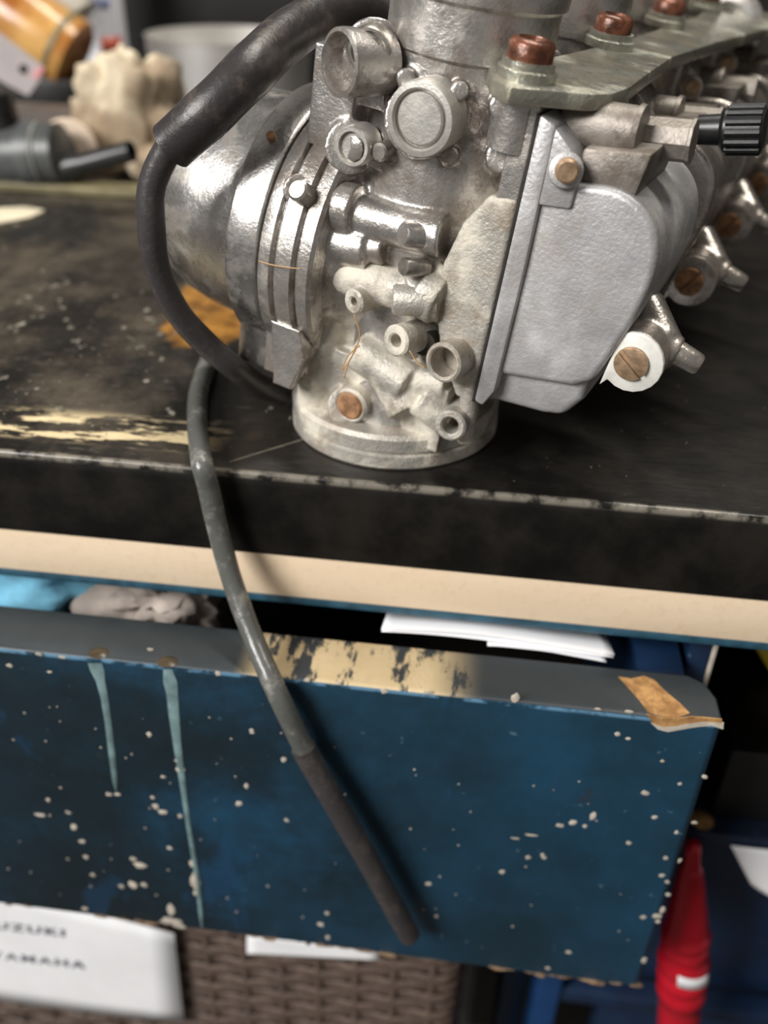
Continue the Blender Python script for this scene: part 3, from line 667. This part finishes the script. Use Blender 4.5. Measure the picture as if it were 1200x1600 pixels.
    ring_port(body, 617, 533, 16, 27, 3.6, 1.5, axis=Vector((-.25, -1, .1)), name='vacuum_port', depth=6)
    ring_port(body, 691, 567, 14, 27, 4.5, 3.3, axis=Vector((-.15, -1, .1)), name='hose_port', mat='cast_white', depth=10)
    ring_port(body, 703, 666, 14, 25, 3.7, 2.0, axis=Vector((.1, -1, .15)), name='drain_port', depth=8)
    add('rusty_plug', lathe(bmesh.new(), [(0, -4), (3.6, -4), (3.6, -.2), (3.0, .5), (0, .7)], L(546, 635, 24), NEAR, 32), 'rust', body)
    add('plug_collar', lathe(bmesh.new(), [(4.6, -6), (4.5, -.6), (3.9, 0), (3.5, -.2), (3.4, -2), (0, -2)], L(546, 635, 24), NEAR, 32), 'cast_white', body)
    screw(body, L(479, 588, 22), NEAR, 1.3, .3, 'cast_white', 0, 'stud')
    # screw stack through the bracket
    c = L(822, 116, 17); c.z = 94
    add('bracket_boss', lathe(bmesh.new(), [(0, -14), (5.0, -14), (5.0, -3), (0, -3)], c, AZ, 24), 'cast', body)
body1 = carb_body(31.0, 'carburetor_body'); dress(body1, 31.0, True)
body2 = carb_body(26.0, 'carburetor_body'); dress(body2, 26.0, False)
def dup_body(src, k):
    b = src.copy(); COL.objects.link(b); b.location.y = SP*k*MM
    for ch in list(src.children):
        c = ch.copy(); COL.objects.link(c); c.parent = b
body2.location.y = SP*MM
for k in (2, 3): dup_body(body2, k)
# bracket strap along the bank
UB = 93.0
out = [(764, 104), (772, 124), (798, 136), (860, 141), (925, 147), (958, 146), (985, 136), (1015, 113), (1052, 88), (1120, 66), (1210, 42)]
pts = [LU(x, y, UB) for x, y in out]
far = SP*3.35
poly = [(p.x, p.y) for p in pts] + [(pts[-1].x+4, far-8), (pts[-1].x-2, far), (pts[-1].x-22, far), (23, far-20), (21, 60), (18, 22), (16, 2)]
bm = bmesh.new(); prism(bm, poly, UB-3.2, UB, lambda x, y, dd: Vector((x, y, dd)))
bracket = obj('bracket_plate', bm, M['bracket'], bank, bevel=.5)
tag(bracket, 'greenish zinc strap plate joining the carburetors')
for k in range(4):
    c = L(822, 116, 17); c.z = UB; c += Vector((0, SP*k, 0))
    bm = lathe(bmesh.new(), [(0, 0), (5.8, 0), (5.8, 1.7), (5.2, 2), (5.2, 3.3), (0, 3.3)], c, AZ, 28)
    w = obj('washer', bm, M['bracket'], bank, smooth=35)
    bm = lathe(bmesh.new(), [(0, 3), (4.5, 3), (4.5, 6), (3.9, 6.8), (2.8, 7), (2.3, 6), (0, 6)], c, AZ, 28)
    tag(obj('bracket_screw', bm, M['redrust'], bank, smooth=45), 'red rusted screw head')
for pth in ([(553, 492), (562, 520), (556, 545), (545, 565), (538, 590)], [(556, 540), (548, 560), (534, 578), (545, 555), (562, 540)], [(640, 548), (652, 566), (664, 575)], [(404, 408), (425, 414), (450, 418), (470, 420)]):
    near = 29 if pth[0][0] > 500 else 33
    obj('fibre', sweep(bmesh.new(), catmull([L(x, y, near) for x, y in pth], 6), .16, 5), plain('golden_fibre', (.45, .27, .12), .5, 0, .2), bank, smooth=180)
obj('rust_pit', lathe(bmesh.new(), [(0, -1), (1.1, -1), (1.0, .2), (0, .3)], L(423, 211, 21.5), (L(423, 211, 21.5)-D(-32, 45.6, 0)).normalized(), 12), M['rust'], bank)
obj('end_tab', lathe(bmesh.new(), [(0, 0), (11.5, 0), (12.5, 1), (12.5, 2.4), (11.8, 3), (8, 3.2), (7.4, 2.4), (0, 2.2)], L(1134, 44, -172), NEAR, 40), M['dome'], bank)
# black ribbed knob
a, b = L(1090, 203, -34), L(1195, 202, -34); kx = b-a; kl = kx.length
bm = bmesh.new(); lathe(bm, [(0, 0), (3.2, 0), (3.4, kl*.35), (4.8, kl*.42), (4.8, kl-.6), (4.3, kl), (0, kl)], a, kx, 32)
kb = obj('adjuster_knob', bm, M['black_plastic'], bank, smooth=35); tag(kb, 'black ribbed plastic adjuster knob')
aa, bb, cc = basis(kx)
for i in range(14):
    t = 2*math.pi*i/14; d = bb*math.cos(t)+cc*math.sin(t)
    obj('rib', cyl(bmesh.new(), a + kx*.46 + d*4.9, a + kx*.97 + d*4.9, .7, seg=6), M['black_plastic'], kb)

# ================================================================== hoses
hz = empty('vent_hose', (0, 0, 0), 'black rubber vent hose curving round the bright dome at left', 'hose')
ctr = [toW(L(660, 2, -18)), toW(L(600, 6, -16)), toW(L(520, 18, -4)), toW(L(450, 56, 12)), toW(L(390, 112, 27)), toW(L(330, 172, 35)), toW(L(268, 228, 38))]
part('outer_sleeve', sweep(bmesh.new(), catmull(ctr, 12), 5.2, 24, hole=.62, wob=.05), M['rubber'], hz, smooth=60)
end = [toW(L(290, 206, 37)), toW(L(262, 236, 38)), toW(L(238, 290, 40)), toW(L(236, 350, 41)), toW(L(246, 420, 40)), toW(L(278, 488, 37)), toW(L(325, 540, 32)), toW(L(362, 571, 28)), toW(L(402, 601, 20.5)), toW(L(440, 616, 11))]
part('inner_tube', sweep(bmesh.new(), catmull(end, 12), 3.1, 20, hole=.5, wob=.03), M['rubber_thin'], hz, smooth=60)
hd = empty('drain_hose', (0, 0, 0), 'grey black rubber drain hose hanging over the bench edge in front of the drawer', 'hose')
R2 = 2.65
P_ = [onZ(336, 540, R2+.4), onZ(322, 575, R2+.4), onZ(310, 615, R2+.4), onZ(308, 660, R2+.4), onZ(311, 695, R2+.5), onZ(316, 726, R2+.6)]
P_ += [onY(326, 765, -4.6), onY(340, 825, -5.5), onY(362, 905, -9), onY(395, 995, -17), onY(432, 1080, -26.2), onY(478, 1176, -27.5), onY(520, 1250, -28.5), onY(575, 1345, -29), onY(640, 1462, -29)]
path = catmull(P_, 10)
cut = int(len(path)*.775)
part('tube', sweep(bmesh.new(), path[:cut+2], R2, 20, hole=.55, wob=.05), M['rubber_grey'], hd, smooth=60)
part('end_sleeve', sweep(bmesh.new(), path[cut:], R2+.55, 20, hole=.6, wob=.04), M['rubber_thin'], hd, smooth=60)

# ================================================================== clutter at the back of the bench
def lay(p, z): return Vector((p.x, p.y, z))
# crumpled cloth
def rag(name, px, py, w, dep, h, seed, label, mat='rag'):
    c = onZ(px, py, 0); bm = lump(bmesh.new(), lay(c, h*.55), w, dep, h, .3, 1.5, seed, nu=72, nv=44, sq=.62)
    return tag(obj(name, bm, M[mat], smooth=180), label, 'cloth')
rag('rag', 212, 264, 25, 17, 34, 4, 'cream crumpled rag heaped at the back of the bench')
rag('rag', 252, 280, 15, 10, 9, 12, 'small folded cream cloth lying in front of the larger rag')
# roll of tape
c = onZ(112, 284, 0); tr = empty('tape_roll', (c.x, c.y, 0), 'beige tape roll standing on edge behind the grey plastic valve', 'tape')
axis = Vector((.35, -1, .12)).normalized()
part('tape', lathe(bmesh.new(), [(4.5, -9), (13.6, -9), (13.9, 0), (13.3, .6), (5, .6), (4.5, 0), (4.5, -9)], lay(c, 14.4), axis, 48), M['tape'], tr, smooth=40)
part('core', lathe(bmesh.new(), [(3.2, -9), (4.5, -9), (4.5, .2), (3.2, .2), (3.2, -9)], lay(c, 14.4), axis, 40), M['tape_core'], tr, smooth=40)
# grey plastic valve with nozzle
c = onZ(60, 292, 0); vb = empty('fuel_valve', (c.x, c.y, 0), 'dark grey plastic fuel valve with black nozzle at the left of the bench', 'valve')
def B(px, py, dy): return onY(px, py, c.y+dy)
bm = bmesh.new(); a, b = B(-40, 245, 0), B(100, 240, 0)
lathe(bm, [(0, 0), (12, 0), (13, 2), (13, 26), (15, 27), (15, 34), (13.5, 35), (13.5, (b-a).length-1), (12, (b-a).length), (0, (b-a).length)], a, b-a, 36)
part('body', bm, M['grey_plastic'], vb, smooth=35)
a, b = B(88, 268, -2), B(206, 236, -6)
part('nozzle', lathe(bmesh.new(), [(0, 0), (8, 0), (7, 8), (5, 16), (4.6, (b-a).length), (3.2, (b-a).length), (3, (b-a).length-6), (0, (b-a).length-6)], a, b-a, 28), M['black_plastic'], vb, smooth=40)
part('band', lathe(bmesh.new(), [(13.9, 0), (14.6, .5), (14.6, 6), (13.9, 6.5)], B(52, 242, 0), (B(100, 240, 0)-B(52, 242, 0)), 36), M['mid_grey'], vb)
part('cap', lathe(bmesh.new(), [(0, 0), (7, 0), (7.6, 1), (7.6, 16), (6, 17), (0, 17)], B(8, 205, 2), Vector((-.1, 0, 1)), 24), M['black_plastic'], vb, smooth=35)
part('foot', box(bmesh.new(), (c.x-30, c.y-9, 0), (c.x+10, c.y+11, 8)), M['grey_plastic'], vb, bevel=1.5)
# amber bottle leaning
def bottle(name, p0, p1, prof, mat, label, cat='bottle'):
    o = empty(name, p0, label, cat); ln = (p1-p0).length
    part('body', lathe(bmesh.new(), [(r, h*ln) for r, h in prof], p0, p1-p0, 48), M[mat], o, smooth=40)
    return o
yb = 400
p0, p1 = onY(122, 92, yb), onY(-60, -30, yb)
bb_ = bottle('amber_bottle', p0, p1, [(0, 0), (18, .0), (21, .03), (21.5, .1), (21.5, .75), (18, .86), (9, .93), (9, 1), (0, 1)], 'amber', 'amber glass bottle with rusty liquid leaning at top left')
part('seam_band', lathe(bmesh.new(), [(21.6, 0), (22.2, .4), (22.2, 3), (21.6, 3.4)], p0 + (p1-p0)*.12, p1-p0, 48), M['olive'], bb_)
part('rest_block', box(bmesh.new(), (p0.x-46, yb-16, 0), (p0.x+6, yb+18, 24)), M['black'], bb_, bevel=2)
yb = 450
p0, p1 = onY(112, 46, yb), onY(5, -85, yb)
mj = bottle('plastic_jar', p0, p1, [(0, 0), (18, 0), (22, .04), (22, .8), (15, .95), (15, 1), (0, 1)], 'milky', 'milky translucent plastic jar leaning behind the amber bottle', 'jar')
part('rest_block', box(bmesh.new(), (p0.x-10, yb-16, 0), (p0.x+20, yb+18, 14)), M['black'], mj, bevel=2)
# white can with blue and red print
c = onZ(168, 112, 0); c = Vector((onY(166, 80, 520).x, 520, 0)); rc = 15.5
can = empty('spray_can', c, 'white spray can with blue and red print behind the rag', 'can')
part('can_body', lathe(bmesh.new(), [(0, 0), (rc, 0), (rc+.5, 1), (rc, 2), (rc, 118), (rc-4, 126), (0, 128)], c, AZ, 48), M['white_can'], can, smooth=35)
zt = lambda py: onY(166, py, 520-rc).z
def wrap(name, z0, z1, a0, a1, mat):
    bm = bmesh.new(); cols = []
    for i in range(9):
        t = a0+(a1-a0)*i/8; d = Vector((math.sin(t), -math.cos(t), 0))*(rc+.15)
        cols.append((bm.verts.new(c+d+Vector((0, 0, z0))), bm.verts.new(c+d+Vector((0, 0, z1)))))
    fs = [bm.faces.new((p[0], q[0], q[1], p[1])) for p, q in zip(cols, cols[1:])]
    bmesh.ops.recalc_face_normals(bm, faces=bm.faces); bmesh.ops.solidify(bm, geom=fs, thickness=.1)
    part(name, bm, M[mat], can, smooth=180)
for i, (a0, a1) in enumerate(((-.9, -.55), (-.45, -.15), (-.05, .3), (.4, .75))): wrap('blue_print', zt(14), zt(-4), a0, a1, 'print_blue')
wrap('blue_print', zt(-10), zt(-40), -.9, .8, 'print_blue')
wrap('red_print', zt(90), zt(58), .2, 1.2, 'print_red')
# stainless tin and black case behind
c = Vector((onY(358, 80, 470).x, 470, 0)); zt2 = onY(358, 54, 470).z; rt = (onY(480, 80, 470)-onY(236, 80, 470)).length/2
tin = empty('steel_tin', c, 'shiny stainless steel tin standing behind the hose', 'tin')
part('tin_wall', lathe(bmesh.new(), [(0, 0), (rt, 0), (rt, zt2-1), (rt+.8, zt2-.6), (rt+.8, zt2), (rt-.8, zt2), (rt-1, 3), (0, 3)], c, AZ, 72), M['stainless'], tin, smooth=35)
tag(obj('black_case', box(bmesh.new(), (-300, 570, .1), (160, 634, 190)), M['black'], bevel=4), 'black box standing against the wall behind the steel tin', 'box')
# pinkish card tag
yb = 330
pp = [(-60, 30), (-5, 50), (64, 106), (60, 122), (38, 152), (26, 146), (-60, 96)]
bm = bmesh.new(); poly_slab(bm, [onY(x, y, yb) + Vector((0, .04*(y-30), 0)) for x, y in pp], Vector((0, 1, 0)))
tg = obj('card_tag', bm, M['tag'], smooth=30); tag(tg, 'pinkish grey pointed card tag at the far left edge', 'tag')
bm = bmesh.new(); poly_slab(bm, [onY(x, y, yb-.4) + Vector((0, .04*(y-30), 0)) for x, y in [(44, 118), (60, 104), (65, 110), (52, 126)]], Vector((0, .3, 0)))
obj('pink_print', bm, M['pink'], tg)
bm = bmesh.new(); poly_slab(bm, [onY(32+7*math.cos(i*.52), 109+8*math.sin(i*.52), yb-.4) + Vector((0, 3.1, 0)) for i in range(12)], Vector((0, .3, 0)))
obj('punched_hole', bm, M['dark_hole'], tg)
# pale offcut and dark plank on the bench
a = onZ(-30, 338, 0)
bm = bmesh.new(); poly_slab(bm, [onZ(x, y, 1.2) for x, y in [(-80, 330), (40, 322), (70, 328), (48, 338), (-20, 352), (-80, 362)]], Vector((0, 0, -1.2)))
tag(obj('paper_scrap', bm, M['cloth'], bevel=.2), 'flat cream scrap lying on the bench near the left edge', 'scrap')
tag(obj('wood_plank', box(bmesh.new(), (-330, 300, 0), (-130, 322, 22)), plain('dark_brown_plank', (.10, .075, .06), .6, 0, .4, 60), bevel=1), 'dark brown plank lying behind the tape roll', 'plank')
